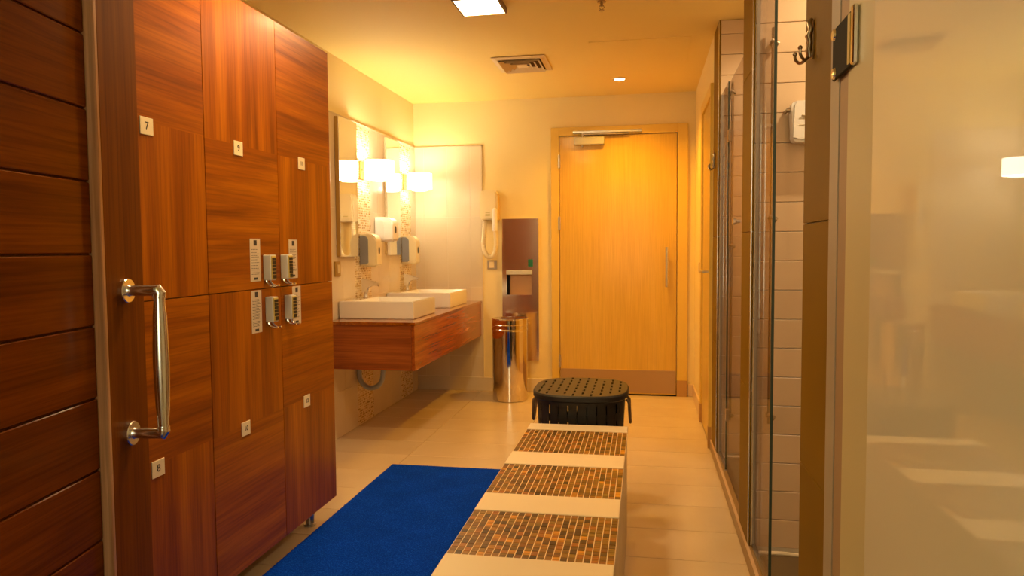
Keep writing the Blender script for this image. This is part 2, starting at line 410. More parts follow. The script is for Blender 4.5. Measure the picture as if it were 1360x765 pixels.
# pull handle: flared grip, two elbows, two rosettes
hy = .100; z0h, z1h = .795, 1.113; px = .078
H1 = obj('handle', lathe(B(), [(.0115, z0h+.006), (.012, z0h+.03), (.0145, z0h+.06), (.0165, z0h+.12), (.0172, (z0h+z1h)/2), (.0165, z1h-.12), (.0145, z1h-.06), (.012, z1h-.03), (.0115, z1h-.006)], (px, hy, 0), 32), HANDLEM, D1, smooth=True, local=True, label='brushed steel pull handle with a swollen grip')
def sub(name, bm, m, smooth=True):
    o = obj(name, bm, m, D1, smooth, local=True); o.parent = H1; o.location = o.location - H1.location; return o
for zz_ in (z0h, z1h):
    s = 1 if zz_ == z0h else -1
    bm = B(); lathe(bm, [(0, .000), (.027, .000), (.027, .010), (.0255, .012), (0, .012)], (0, hy, zz_), 36, 'X'); sub('rosette', bm, HANDLEM)
    bm = B(); tube(bm, [(.010, hy, zz_), (.016, hy, zz_), (.024, hy, zz_), (px-.012, hy, zz_), (px-.003, hy, zz_-s*.001), (px+.001, hy, zz_+s*.006), (px, hy, zz_+s*.016)],
                   [.014, .0115, .0118, .0125, .0135, .0135, .0122], 20); sub('elbow', bm, HANDLEM)
    bm = B(); cyl(bm, (px, hy, zz_+s*.012), (px, hy, zz_+s*.015), .0138, n=28); sub('collar', bm, CHROME)

# ================================================================== door_2 : back wall door
D2 = sempty('door_2', (-.22, YB, 0))
obj('leaf', box(B(), -.688, .243, YB-.022, YB-.001, .012, 2.098, .002, 1), W_MAPLE, D2)
fr = B(); FX0, FX1, FZ = -.758, .328, 2.172
box(fr, FX0, -.694, YB-.03, YB, .0, FZ, .002, 1); box(fr, .25, FX1, YB-.03, YB, .13, FZ, .002, 1); box(fr, -.694, .25, YB-.03, YB, 2.105, FZ, .002, 1)
F2 = obj('door_frame', fr, W_MFRAME, D2)
obj('frame_foot', box(B(), .249, FX1+.001, YB-.031, YB, 0, .13), W_MBAND, D2)
obj('kick_plate', box(B(), -.686, .241, YB-.0245, YB-.022, .022, .208, .0008, 1), mat('bronze_kick_plate', (.46, .30, .15), .4, .6), D2, label='brushed metal kick plate')
obj('threshold', box(B(), -.69, .246, YB-.02, YB, 0, .011), DARKM, D2)
for z in (1.9, 1.4, .27): obj('hinge', cyl(box(B(), -.700, -.682, YB-.034, YB-.022, z-.05, z+.05), (-.691, YB-.037, z-.055), (-.691, YB-.037, z+.055), .007, n=12), BRUSH, D2, smooth=True)
bm = B(); cyl(bm, (.166, YB-.075, .885), (.166, YB-.075, 1.20), .0105, n=20)
for z in (.93, 1.155): cyl(bm, (.166, YB-.075, z), (.166, YB-.021, z), .007, n=12)
obj('pull_handle', bm, BRUSH, D2, smooth=True)
bm = B(); box(bm, -.565, -.325, YB-.075, YB-.021, 2.025, 2.085, .006, 2); DC = obj('door_closer', bm, LGREYP, D2, label='pale grey door closer box')
o = obj('closer_spindle', cyl(B(), (-.50, YB-.05, 2.012), (-.50, YB-.05, 2.125), .008, n=12), BRUSH, DC, smooth=True)
obj('closer_track', box(B(), -.578, -.03, YB-.058, YB-.030, 2.115, 2.137, .003, 1), BRUSH, D2)
obj('closer_arm', box(B(), -.50, -.13, YB-.062, YB-.040, 2.100, 2.112, .002, 1), HOOKM, D2)

# ================================================================== door_3 : side door in the right wall
D3 = sempty('door_3', (XR, 4.8, 0))
DX = XR
bm = B(); box(bm, DX-.018, DX, 5.07, 5.16, .13, 2.15, .002, 1); box(bm, DX-.018, DX, 4.41, 5.07, 2.08, 2.15, .002, 1); box(bm, DX-.018, DX, 4.41, 4.44, .13, 2.08)
obj('door_frame', bm, W_MFRAME, D3)
bm = B(); box(bm, DX-.020, DX, 5.068, 5.162, 0, .13); box(bm, DX-.020, DX, 4.41, 4.442, 0, .13)
obj('frame_foot', bm, W_MBAND, D3)
obj('leaf', box(B(), DX-.006, DX, 4.442, 5.068, .01, 2.078), W_MAPLE, D3)
bm = B(); cyl(bm, (DX-.012, 4.50, 1.05), (DX-.006, 4.50, 1.05), .024, n=20); tube(bm, [(DX-.010, 4.50, 1.05), (DX-.045, 4.50, 1.05), (DX-.05, 4.52, 1.05), (DX-.05, 4.60, 1.05)], .008, 10)
obj('lever_handle', bm, BRUSH, D3, smooth=True)

# ================================================================== lockers
LX = -1.352; LB, LT, LM = .105, 2.045, 1.062; LD = .52
lw = .4585
ly = [1.615+lw*i for i in range(4)]
def keypad_lock(parent, y, z, facing):
    """coded lock on a locker door front at x=LX"""
    ob = obj('lock_case', box(B(), LX, LX+.030, y-.020, y+.020, z-.046, z+.046, .003, 2), LGREYP, parent, label='grey coded lock case')
    bm = B(); box(bm, LX+.030, LX+.0325, y-.016, y+.017, z-.042, z+.042, .001, 1); obj('keypad', bm, KEYY, parent)
    bm = B()
    for r_ in range(6):
        zz = z+.036-r_*.0125
        box(bm, LX+.0325, LX+.0338, y-.012, y+.014, zz-.0105, zz) if r_ < 5 else box(bm, LX+.0325, LX+.034, y-.008, y+.014, zz-.013, zz)
    obj('keypad_rows', bm, BLACKP, parent)
    for dy in (-.013, .013):
        bm = B(); tube(bm, [(LX+.008, y+dy, z-.040), (LX+.010, y+dy, z-.052), (LX+.018, y+dy, z-.062), (LX+.032, y+dy, z-.067), (LX+.045, y+dy, z-.064)], [.004, .0042, .004, .0038, .0032], 8)
        obj('finger_hook', bm, CHROME, parent, smooth=True)
def notice(parent, y, z, h=.15, wd=.068):
    bm = B(); box(bm, LX, LX+.0008, y-wd/2, y+wd/2, z-h/2, z+h/2); p = obj('notice_label', bm, PAPER, parent, label='narrow pale notice with small print')
    bm = B(); box(bm, LX+.0008, LX+.0012, y-.009, y+.011, z+h/2-.024, z+h/2-.005)
    zz = z+h/2-.032
    while zz > z-h/2+.022:
        x = y-wd/2+.007; e = y+wd/2-.006-random.random()*.02
        while x < e:
            l = random.uniform(.004, .011); box(bm, LX+.0008, LX+.0011, x, min(x+l, e), zz-.0016, zz); x += l+.0022
        zz -= .0052 if random.random() > .15 else .010
    box(bm, LX+.0008, LX+.0011, y-.012, y+.012, z-h/2+.006, z-h/2+.014)
    obj('print', bm, INK, parent)
def locker(i, nums, label):
    y0, y1 = ly[i], ly[i+1]
    t = thing('locker', label, 'locker', (LX-LD/2, (y0+y1)/2, 0), 'wooden locker columns along the left wall')
    obj('carcass', box(B(), LX-LD, LX-.020, y0+.001, y1-.001 if i < 2 else y1, LB, LT, .001, 1), W_V, t)
    doors = []
    for k, (a, b_, sm) in enumerate(((LM+.0015, LT, 1.555), (LB, LM-.0015, .60))):
        bm = B(); vert_top = (i == 1)
        # checkerboard veneer: two halves of one slab
        box(bm, LX-.019, LX, y0+.0018, y1-.0018, sm, b_, 0, mi=0 if not vert_top else 1)
        box(bm, LX-.019, LX, y0+.0018, y1-.0018, a, sm, 0, mi=1 if not vert_top else 0)
        d = obj('door', bm, [W_H, W_V], t); doors.append(d)
        zc = sm-.012 if k == 0 else sm-.012
        yc = y0+.19 if i != 0 else y0+.19
        pn = obj('number_plate', box(B(), LX, LX+.003, yc-.027, yc+.027, zc-.024, zc+.024, .001, 1), PLATE, d)
        M = Matrix.Translation(Vector((LX+.0032, yc, zc))-worldloc(d)) @ Matrix(((0, 0, 1, 0), (1, 0, 0, 0), (0, 1, 0, 0), (0, 0, 0, 1)))
        text_part(nums[k], .030 if len(nums[k]) == 1 else .024, M, INK, 'number', d)
    yy = (y0+.06, y0+.04, y1-.09)[i]
    for xx in (LX-.086, LX-LD+.06):
        bm = B(); cyl(bm, (xx, yy, .0), (xx, yy, LB), .019, n=24); cyl(bm, (xx, yy, .0), (xx, yy, .008), .026, n=24)
        obj('leg', bm, BRUSH, t, smooth=True)
    if i == 1:
        keypad_lock(doors[0], y1-.105, 1.137, 1); keypad_lock(doors[1], y1-.097, .985, 1)
        notice(doors[0], y0+.282, 1.165); notice(doors[1], y0+.282, .983)
    if i == 2:
        keypad_lock(doors[0], y0+.022, 1.137, 1); keypad_lock(doors[1], y0+.045, .982, 1)
        notice(doors[0], y0+.104, 1.165); notice(doors[1], y0+.124, .983)
    if i == 0:
        keypad_lock(doors[0], y0+.03, 1.137, 1)
    return t
locker(0, '78', 'cherry wood locker column with doors numbered 7 and 8, half behind the open entrance door')
locker(1, ['9', '10'], 'middle cherry wood locker column with doors numbered 9 and 10')
locker(2, ['11', '12'], 'end cherry wood locker column with doors numbered 11 and 12, nearest the washbasins')

# ================================================================== wash counter, basins, taps
ct = thing('wash_counter', 'wall-hung cherry wood washbasin counter with deep front panels', 'counter', ((XL-1.355)/2, 5.04, .468))
Xw = XL+.017
obj('counter_top', box(B(), Xw, -1.350, 4.135, YB-T-.001, .742, .762, .002, 1), wood('cherry_top', 1, CH, .16, .6), ct)
obj('front_panel', box(B(), -1.375, -1.355, 4.140, YB-T-.001, .470, .742, .001, 1), wood('cherry_apron', 1, [(.26, .055, .009), (.40, .105, .016), (.5, .15, .022)], .22, .5), ct)
obj('end_panel', box(B(), Xw, -1.376, 4.140, 4.160, .470, .742, .001, 1), W_X, ct)
obj('bottom_board', box(B(), Xw, -1.376, 4.161, YB-T-.001, .470, .486), W_H, ct)
def basin(y0, y1, label):
    t = thing('washbasin', label, 'washbasin', (-1.66, (y0+y1)/2, .7625), 'white slab washbasins on the counter')
    bm = B(); x0, x1, z0, z1 = Xw+.002, -1.42, .7625, .872
    box(bm, x0, x1, y0, y1, z0, z1)
    top = max(bm.faces, key=lambda f: f.calc_center_median().z)
    r = bmesh.ops.inset_individual(bm, faces=[top], thickness=.022)
    for v in top.verts:
        if v.co.x < -1.7: v.co.x += .075
    r = bmesh.ops.extrude_face_region(bm, geom=[top]); vs_ = [v for v in r['geom'] if isinstance(v, bmesh.types.BMVert)]
    c = sum((v.co for v in vs_), Vector())/4
    for v in vs_: v.co = Vector((c.x+(v.co.x-c.x)*.86, c.y+(v.co.y-c.y)*.86, z1-.075))
    bmesh.ops.delete(bm, geom=[top], context='FACES_ONLY')
    bmesh.ops.bevel(bm, geom=list(bm.edges), offset=.004, segments=2, affect='EDGES', clamp_overlap=True)
    obj('bowl', bm, WHITEC, t, smooth=True)
    obj('drain', cyl(B(), (c.x, c.y, z1-.0752), (c.x, c.y, z1-.071), .022, n=24), CHROME, t, smooth=True)
basin(4.32, 4.80, 'white rectangular washbasin nearer the lockers'); basin(5.19, 5.70, 'white rectangular washbasin nearer the back wall')
def tap(y, label):
    t = thing('basin_tap', label, 'tap', (Xw+.045, y, .872), 'single lever taps on the washbasins')
    x = Xw+.028; z = .872
    obj('tap_base', cyl(B(), (x+.012, y, z), (x+.012, y, z+.04), .017, n=24), CHROME, t, smooth=True)
    poly = [(x-.008, z+.035), (x+.026, z+.035), (x+.028, z+.060), (x+.040, z+.076), (x+.062, z+.083), (x+.112, z+.087), (x+.112, z+.100), (x+.06, z+.112), (x-.010, z+.128)]
    obj('spout', prism(B(), poly, 'Y', y-.016, y+.016, .003), CHROME, t, smooth=True)
    obj('aerator', cyl(B(), (x+.103, y, z+.078), (x+.103, y, z+.089), .008, n=16), CHROME, t, smooth=True)
    obj('lever', prism(B(), [(x-.012, z+.128), (x-.004, z+.131), (x+.085, z+.112), (x+.085, z+.108), (x+.06, z+.112)], 'Y', y-.012, y+.012, .001), CHROME, t)
tap(4.67, 'chrome tap on the washbasin nearer the lockers'); tap(5.55, 'chrome tap on the washbasin nearer the back wall')
pts = [(XL+.03, 4.60, .47), (XL+.032, 4.60, .40)]+[(XL+.115-.083*math.cos(a*PI/12), 4.60, .355-.088*math.sin(a*PI/12)) for a in range(0, 13)]+[(XL+.205, 4.60, .41), (XL+.215, 4.60, .4699)]
tag(obj('drain_hose', tube(B(), pts, .0165, 14), HOSEM, smooth=True), 'blue-grey looped drain hose hanging under the wash counter', 'hose')

# ================================================================== on the left wall: mirrors, lamps, dispensers
def mirror(y0, y1, label, d=.026, em=None):
    t = thing('wall_mirror', label, 'mirror', (XL+T+.0005, (y0+y1)/2, 1.155), 'tall narrow mirrors above the counter')
    x0 = XL+T+.0005
    obj('backing_box', box(B(), x0, x0+d, y0+.001, y1-.001, 1.156, 2.034, .002, 1), em or GOLDEDGE, t)
    obj('mirror_glass', box(B(), x0+d, x0+d+.004, y0, y1, 1.155, 2.035, .001, 1), MIRROR, t)
mirror(4.315, 4.605, 'tall narrow mirror next to the lockers, reflecting the hair dryer'); mirror(5.20, 5.50, 'tall narrow mirror between the two wall lamps', .012, CREAMP)
def wall_lamp(y, label):
    z = 1.74; xw = XL+.016
    t = thing('wall_lamp', label, 'lamp', (xw, y, z), 'drum shade wall lamps by the mirrors')
    obj('back_plate', box(B(), xw-.002, xw+.010, y-.028, y+.028, z-.062, z+.060, .002, 1), GOLDEDGE, t)
    obj('arm', box(B(), xw+.010, xw+.034, y-.008, y+.008, z-.008, z+.008), BRUSH, t)
    cx = xw+.034+.098
    bm = B(); lathe(bm, [(.098, -.063), (.098, .060), (.094, .060), (.094, -.063), (.098, -.063)], (cx, y, z), 44)
    obj('lamp_shade', bm, SHADE, t, smooth=True)
    bm = B(); lathe(bm, [(.0001, -.0755), (.058, -.074), (.062, -.066), (.0001, -.066)], (cx, y, z), 36); obj('bottom_diffuser', bm, SHADE, t, smooth=True)
    l = lamp('wall_lamp_bulb', 'POINT', (cx, y, z+.01), E_BULB, COL_SHADE, shadow_soft_size=.03); l.parent = None
wall_lamp(4.735, 'glowing drum wall lamp nearer the lockers'); wall_lamp(5.635, 'glowing drum wall lamp nearer the back wall corner')
def dispenser(y, zc, label, side, cover, depth=.122, wdt=.115, h=.22, grp='push dispensers on the left wall'):
    xw = XL+.015; z0, z1 = zc-h/2, zc+h/2
    t = thing('soap_dispenser', label, 'dispenser', (xw, y, z0), grp)
    xm = xw+depth*.52
    # rear shell with rounded upper front corner seen from the side
    def prof(x0, x1, r, ins=0):
        p = [(x0, z0+ins), (x1-.012, z0+ins), (x1, z0+ins+.012)]
        for k in range(7):
            a = k/6*PI/2; p.append((x1-r+r*math.cos(a), z1-ins-r+r*math.sin(a)))
        p.append((x0, z1-ins)); return p
    obj('cover', prism(B(), prof(xw, xw+depth, .055), 'Y', y-wdt/2+.006, y+wdt/2-.006, .008), cover, t, smooth=True)
    obj('side_panel', prism(B(), prof(xw+.004, xm, .035, .012), 'Y', y-wdt/2, y+wdt/2, .003), side, t, smooth=True)
    bm = B(); lathe(bm, [(.0001, .0035), (.010, .003), (.012, 0), (.0001, -.002)], (0, 0, 0), 20, 'X')
    bmesh.ops.scale(bm, verts=bm.verts, vec=(1, 1, 2.3)); bmesh.ops.translate(bm, verts=bm.verts, vec=(xw+depth, y, zc-.005))
    obj('sight_window', bm, BLACKP, t, smooth=True)
    obj('push_bar', box(B(), xw+.03, xw+depth-.02, y-.02, y+.02, z0-.008, z0+.002, .003, 1), cover, t)
dispenser(4.735, 1.196, 'cream and grey soap dispenser above the nearer washbasin', GREYP, CREAMP)
dispenser(5.60, 1.196, 'cream and grey soap dispenser above the farther washbasin', GREYP, CREAMP)
dispenser(5.04, 1.345, 'white dispenser between the two cream soap dispensers', WHITEP, WHITEP, .135, .14, .17)
sk = thing('wall_socket', 'small brass-coloured switch plate on left wall below the near mirror', 'switch', (XL+T, 4.31, 1.075))
obj('plate', box(B(), XL+T+.0005, XL+T+.012, 4.272, 4.350, 1.03, 1.125, .002, 1), GOLDEDGE, sk); obj('rocker', box(B(), XL+T+.012, XL+T+.017, 4.292, 4.332, 1.05, 1.105, .002, 1), SWP, sk)

# ================================================================== on the back wall
hd = thing('hair_dryer', 'cream wall-mounted hair dryer with looped hose and handset', 'hair dryer', (-1.265, YB, 1.44))
yb = YB
bm = B(); bz0, bz1 = 1.435, 1.676
poly = [(-1.338, bz0+.02), (-1.325, bz0), (-1.205, bz0), (-1.192, bz0+.02), (-1.190, bz1-.05), (-1.205, bz1-.008), (-1.23, bz1), (-1.30, bz1), (-1.325, bz1-.008), (-1.340, bz1-.05)]
prism(bm, poly, 'Y', yb-.115, yb-.001, .012); obj('dryer_body', bm, CREAMP, hd, smooth=True)
obj('side_rail', box(B(), -1.205, -1.1895, yb-.10, yb-.002, bz0-.002, bz1-.03, .004, 2), mat('yellow_plastic', (.80, .58, .22), .35), hd, smooth=True)
bm = B()
for k in range(3): box(bm, -1.29, -1.25, yb-.1165, yb-.1145, bz0+.055-k*.012, bz0+.059-k*.012)
obj('vent_slots', bm, KEYY, hd)
bm = B(); pts = [(-1.312, yb-.055, bz0+.005), (-1.312, yb-.055, bz0-.06), (-1.318, yb-.057, bz0-.14), (-1.322, yb-.06, bz0-.20), (-1.312, yb-.065, bz0-.255), (-1.290, yb-.072, bz0-.293), (-1.262, yb-.08, bz0-.305), (-1.232, yb-.09, bz0-.292), (-1.212, yb-.10, bz0-.255), (-1.203, yb-.11, bz0-.20), (-1.203, yb-.122, bz0-.12), (-1.208, yb-.132, bz0-.04)]
# resample smoothly
def smoothpts(p, n=6):
    p = [Vector(q) for q in p]; out = []
    for i in range(len(p)-1):
        a, b_, c, d = p[max(i-1, 0)], p[i], p[i+1], p[min(i+2, len(p)-1)]
        for k in range(n):
            t = k/n; out.append(.5*((2*b_)+(-a+c)*t+(2*a-5*b_+4*c-d)*t*t+(-a+3*b_-3*c+d)*t**3))
    out.append(p[-1]); return out
sp = smoothpts(pts, 9)
tube(bm, sp, [.0205 if i % 2 else .0178 for i in range(len(sp))], 14); obj('hose', bm, CREAMP, hd, smooth=True)
obj('hose_collar', cyl(B(), (-1.312, yb-.055, bz0-.035), (-1.312, yb-.055, bz0+.002), .018, n=20), WHITEP, hd, smooth=True)
obj('handset', tube(B(), [(-1.208, yb-.132, bz0-.095), (-1.208, yb-.132, bz0-.085), (-1.208, yb-.133, bz0-.02), (-1.208, yb-.135, bz0+.05), (-1.208, yb-.136, bz0+.085), (-1.208, yb-.136, bz0+.092)], [(.020), .023, .022, .021, .018, .010], 18), WHITEP, hd, smooth=True)
s2 = thing('wall_socket', 'steel-framed socket on the back wall under the hair dryer', 'socket', (-1.259, YB, 1.03))
obj('plate', box(B(), -1.300, -1.219, YB-.010, YB-.0005, 1.026, 1.102, .002, 1), BRUSH, s2); obj('insert', box(B(), -1.285, -1.243, YB-.014, YB-.010, 1.038, 1.092, .002, 1), CREAMP, s2)

td = thing('towel_dispenser', 'tall flat stainless steel towel dispenser and waste panel on the back wall', 'dispenser', (-1.018, YB, .267))
X0, X1, Z0, Z1 = -1.170, -.866, .267, 1.443
SX0, SX1, SZ0, SZ1 = -1.130, -.922, .815, 1.012
bm = B(); y0, y1 = YB-.030, YB-.001
for a in ((X0, SX0, Z0, Z1), (SX1, X1, Z0, Z1), (SX0, SX1, SZ1, Z1), (SX0, SX1, Z0, SZ0)): box(bm, a[0], a[1], y0, y1, a[2], a[3])
obj('face_panel', bm, STEEL, td)
obj('slot_back', box(B(), SX0, SX1, YB-.006, YB-.001, SZ0, SZ1), mat('slot_recess_steel', (.50, .30, .16), .5, .5), td)
obj('slot_side', box(B(), SX0+.0005, SX0+.020, YB-.028, YB-.006, SZ0, SZ1-.02), DARKM, td)
obj('slot_hood', box(B(), SX0-.004, SX1+.004, YB-.042, YB-.030, SZ1-.030, SZ1+.006, .003, 1), LGREYP, td)
bm = B(); box(bm, SX0-.006, SX0, YB-.036, YB-.030, SZ0-.006, SZ1); box(bm, SX0-.006, SX1+.006, YB-.036, YB-.030, SZ0-.010, SZ0)
obj('slot_rim', bm, CHROME, td)
obj('green_sticker', box(B(), -.952, -.912, YB-.0312, YB-.030, 1.048, 1.108, 0), GREENP, td, label='small green sticker')
for x, z in ((-1.155, Z1-.04), (-.885, Z1-.04), (-1.155, Z0+.04), (-.885, Z0+.04)): obj('screw', cyl(B(), (x, YB-.032, z), (x, YB-.030, z), .005, n=10), CHROME, td)
sw = thing('light_switch', 'small cream light switch on the right wall beside the side door', 'switch', (XR, 5.40, 1.05))
obj('plate', box(B(), XR-.009, XR-.0003, 5.36, 5.44, 1.01, 1.09, .002, 1), SWP, sw); obj('rocker', box(B(), XR-.013, XR-.009, 5.38, 5.42, 1.02, 1.08, .001, 1), CREAMP, sw)

# ---- bin
bn = thing('waste_bin', 'polished steel cylinder waste bin below the towel dispenser', 'bin', (-1.055, 5.63, 0))
R_ = .139
bm = B(); lathe(bm, [(.0001, .002), (R_-.004, .002), (R_, .006), (R_, .555), (R_+.003, .558), (R_+.003, .566), (R_, .569), (R_, .59), (R_+.003, .593), (R_+.003, .600), (R_, .603), (R_, .640), (R_+.004, .643), (R_+.002, .649), (R_-.012, .648), (R_-.016, .62), (R_-.016, .20), (.0001, .20)], (-1.055, 5.63, 0), 64)
obj('bin_body', bm, BINM, bn, smooth=True)
bm = B(); lathe(bm, [(.0001, .6385), (R_-.018, .637), (R_-.0165, .646), (R_-.035, .648), (R_-.055, .640), (.0001, .640)], (-1.055, 5.63, 0), 48); obj('rim_insert', bm, BINM, bn, smooth=True)

# ---- hamper : slatted plastic laundry basket with rope handles, standing behind the bench
hm = thing('laundry_hamper', 'dark slatted plastic laundry hamper with rope loop handles behind the bench', 'hamper', (-.29, 3.335, 0))
def ring(cx, cy, a, b_, n=96, e=2.9):
    out = []
    for i in range(n):
        t = 2*PI*i/n; c_, s_ = math.cos(t), math.sin(t)
        out.append((cx+a*abs(c_)**(2/e)*(1 if c_ > 0 else -1), cy+b_*abs(s_)**(2/e)*(1 if s_ > 0 else -1)))
    return out
def loft(bm, secs, n=96, caps=True, cx=-.29, cy=3.335):
    rs = [[bm.verts.new((x, y, z)) for x, y in ring(cx, cy, a, b_, n)] for (a, b_, z) in secs]
    for p, q in zip(rs, rs[1:]):
        for k in range(n): bm.faces.new((p[k], p[(k+1) % n], q[(k+1) % n], q[k]))
    if caps == 'closed':
        for k in range(n): bm.faces.new((rs[-1][k], rs[-1][(k+1) % n], rs[0][(k+1) % n], rs[0][k]))
    elif caps: bm.faces.new(rs[0][::-1]); bm.faces.new(rs[-1])
    return bm
bo = obj('basket_body', loft(B(), [(.172, .175, .004), (.200, .212, .50), (.203, .215, .53), (.197, .209, .53), (.194, .206, .50), (.168, .170, .012)], caps='closed'), BLACKP, hm)
obj('basket_floor', loft(B(), [(.168, .171, .004), (.168, .171, .011)]), BLACKP, hm)
cut = B()
for i in range(-4, 5):
    x = -.29+i*.0415
    for sgn in (-1, 1):
        for z in (.06, .135, .21, .285, .36, .435):
            box(cut, x-.0022, x+.0022, 3.335+sgn*.10, 3.335+sgn*.26, z+.036, z+.078)
for j in range(-3, 4):
    y = 3.335+j*.045
    for sgn in (-1, 1):
        for z in (.06, .135, .21, .285, .36, .435): box(cut, -.29+sgn*.10, -.29+sgn*.26, y-.0022, y+.0022, z+.036, z+.078)
co = obj('cut', cut, INK)
boolean(bo, co)
bm = B()   # raised vertical slats between the slots
for i in range(-4, 4):
    x = -.29+(i+.5)*.0415
    for sgn in (-1, 1):
        def fy(z, xx): # half depth at height z
            a = .172+(.028)*(z/.5); b_ = .175+.037*(z/.5); u = min(abs((xx+.29)/a), .999); return b_*(1-u**2.9)**(1/2.9)
        pts = []
        vv = []
        for z in (.02, .26, .50):
            for dx in (-.017, .017): vv.append(bm.verts.new((x+dx, 3.335+sgn*(fy(z, x+dx)+.0035), z)))
            for dx in (-.017, .017): vv.append(bm.verts.new((x+dx, 3.335+sgn*(fy(z, x+dx)-.001), z)))
        for s_ in (0, 4):
            bm.faces.new((vv[s_], vv[s_+1], vv[s_+5], vv[s_+4])); bm.faces.new((vv[s_], vv[s_+4], vv[s_+6], vv[s_+2])); bm.faces.new((vv[s_+1], vv[s_+3], vv[s_+7], vv[s_+5]))
obj('slats', bm, BLACKP, hm)
ld = obj('lid', loft(B(), [(.212, .226, .528), (.2165, .2305, .534), (.2165, .2305, .553), (.212, .226, .560), (.204, .218, .562), (.200, .214, .558), (.12, .13, .560), (.11, .12, .556), (.19, .20, .550), (.205, .219, .540)], caps='closed'), LIDP, hm)
# solid lid (simple) with slots cut
bpy.data.objects.remove(ld)
ld = obj('lid', loft(B(), [(.210, .224, .528), (.2165, .2305, .534), (.2165, .2305, .552), (.212, .226, .559), (.206, .220, .560)]), [LIDP, BLACKP], hm)
for p in ld.data.polygons: p.material_index = 0 if p.normal.z > .6 else 1
cut = B()
for i in range(10):
    for j in range(6):
        x = -.29+(i-4.5)*.0395; y = 3.335+(j-2.5)*.072+(.018 if i % 2 else -.018)
        if abs((x+.29)/.195)**2.9+abs((y-3.335)/.208)**2.9 < 1: box(cut, x-.0048, x+.0048, y-.021, y+.021, .5, .6)
boolean(ld, obj('cut', cut, INK))
for s in (-1, 1):
    bx = -.29+s*.212
    pts = [(bx-s*.006, 3.30, .512)]+[(bx+s*(.006+.006*math.sin(k*PI/12)), 3.335-.042*math.cos(k*PI/12), .50-.10*math.sin(k*PI/12)) for k in range(13)]+[(bx-s*.006, 3.37, .512)]
    obj('rope_handle', tube(B(), smoothpts(pts, 3), .0065, 8), ROPE, hm, smooth=True)

# ================================================================== tiled bench
BX0, BX1, BZ, BYF, BYN = -.484, -.070, .45, 3.045, .45
be = thing('tiled_bench', 'long cream bench banded with copper brown mosaic', 'bench', ((BX0+BX1)/2, 1.75, 0))
obj('bench_core', box(B(), BX0+.008, BX1-.010, BYN+.01, BYF-.008, 0, BZ-.008), MGROUT, be)
# side tiles, right and left and far end
y = BYF-.008
while y > BYN+.02:
    y2 = max(y-.30, BYN+.01)
    for z0, z1 in ((0.0, .22), (.22, .438)):
        tile(be, 'side_tile', BX1-.010, BX1-.004, y2+.001, y-.001, z0+.001, z1-.001, BENCHSIDE)
        tile(be, 'side_tile', BX0+.003, BX0+.009, y2+.001, y-.001, z0+.001, z1-.001, BENCHSIDE)
    y = y2
tile(be, 'side_tile', BX0+.010, BX1-.012, BYF-.008, BYF-.002, .001, .438, BENCHSIDE)
bands = [(2.944, 2.611), (2.458, 2.150), (2.000, 1.697)]
cream = [(BYF, 2.944), (2.611, 2.458), (2.150, 2.000), (1.697, 1.545), (1.24, 1.09), (.78, .45)]
for a, b_ in cream: obj('cream_slab', box(B(), BX0, BX1, b_+.001, a-.001, BZ-.012, BZ+.001, .003, 2), SLABT, be)
NC = 22; pw = (BX1-BX0-.002)/NC; cnt = 0
for bi, (a, b_) in enumerate(bands+[(1.545, 1.24), (1.09, .78)]):
    bm = B() if bi != 2 else None
    nr = 13; ph = (a-b_)/nr
    for c in range(NC):
        x0 = BX0+.001+c*pw
        for r in range(nr):
            y0 = b_+r*ph
            zt = BZ-.0012+random.uniform(-.0002, .0002)
            if bi == 2: tile(be, 'mosaic_tile', x0+.0013, x0+pw-.0013, y0+.0006, y0+ph-.0006, zt-.006, zt, MOS1, .0003)
            else:
                z0 = zt-.004; X0_, X1_, Y0_, Y1_ = x0+.0014, x0+pw-.0014, y0+.0005, y0+ph-.0005
                top = [bm.verts.new(p) for p in ((X0_, Y0_, zt), (X1_, Y0_, zt), (X1_, Y1_, zt), (X0_, Y1_, zt))]
                bot = [bm.verts.new((v.co.x, v.co.y, z0)) for v in top]; bm.faces.new(top)
                for k in range(4): bm.faces.new((top[k], bot[k], bot[(k+1) % 4], top[(k+1) % 4]))
    if bm: obj('mosaic_band', bm, MOS2, be, kind='stuff')
    obj('mosaic_bed', box(B(), BX0+.0005, BX1-.0005, b_+.001, a-.001, BZ-.013, BZ-.0025), MGROUT, be)

# ================================================================== blue carpet runner
cp = thing('carpet_runner', 'bright blue carpet runner on the floor between lockers and bench', 'carpet', (-.93, 2.1, 0))
obj('carpet_pile', box(B(), -1.378, -.492, .42, 3.785, .001, .011, .003, 2), CARPET, cp)
bm = B()
for k in range(2600):   # frayed tufts along the edges
    if k < 1900:
        y = .6+3.18*random.random(); x = -1.378+random.uniform(-.003, .004)
    else: x = -1.37+.88*random.random(); y = 3.785+random.uniform(-.003, .003)
    h = random.uniform(.004, .0135); r = .0018; a = random.random()*6
    b3 = [bm.verts.new((x+r*math.cos(a+t*2.09), y+r*math.sin(a+t*2.09), .001)) for t in range(3)]; tp = bm.verts.new((x+random.uniform(-.003, .003), y+random.uniform(-.003, .003), h))
    for t in range(3): bm.faces.new((b3[t], b3[(t+1) % 3], tp))
obj('edge_tufts', bm, CARPET, cp, kind='stuff')

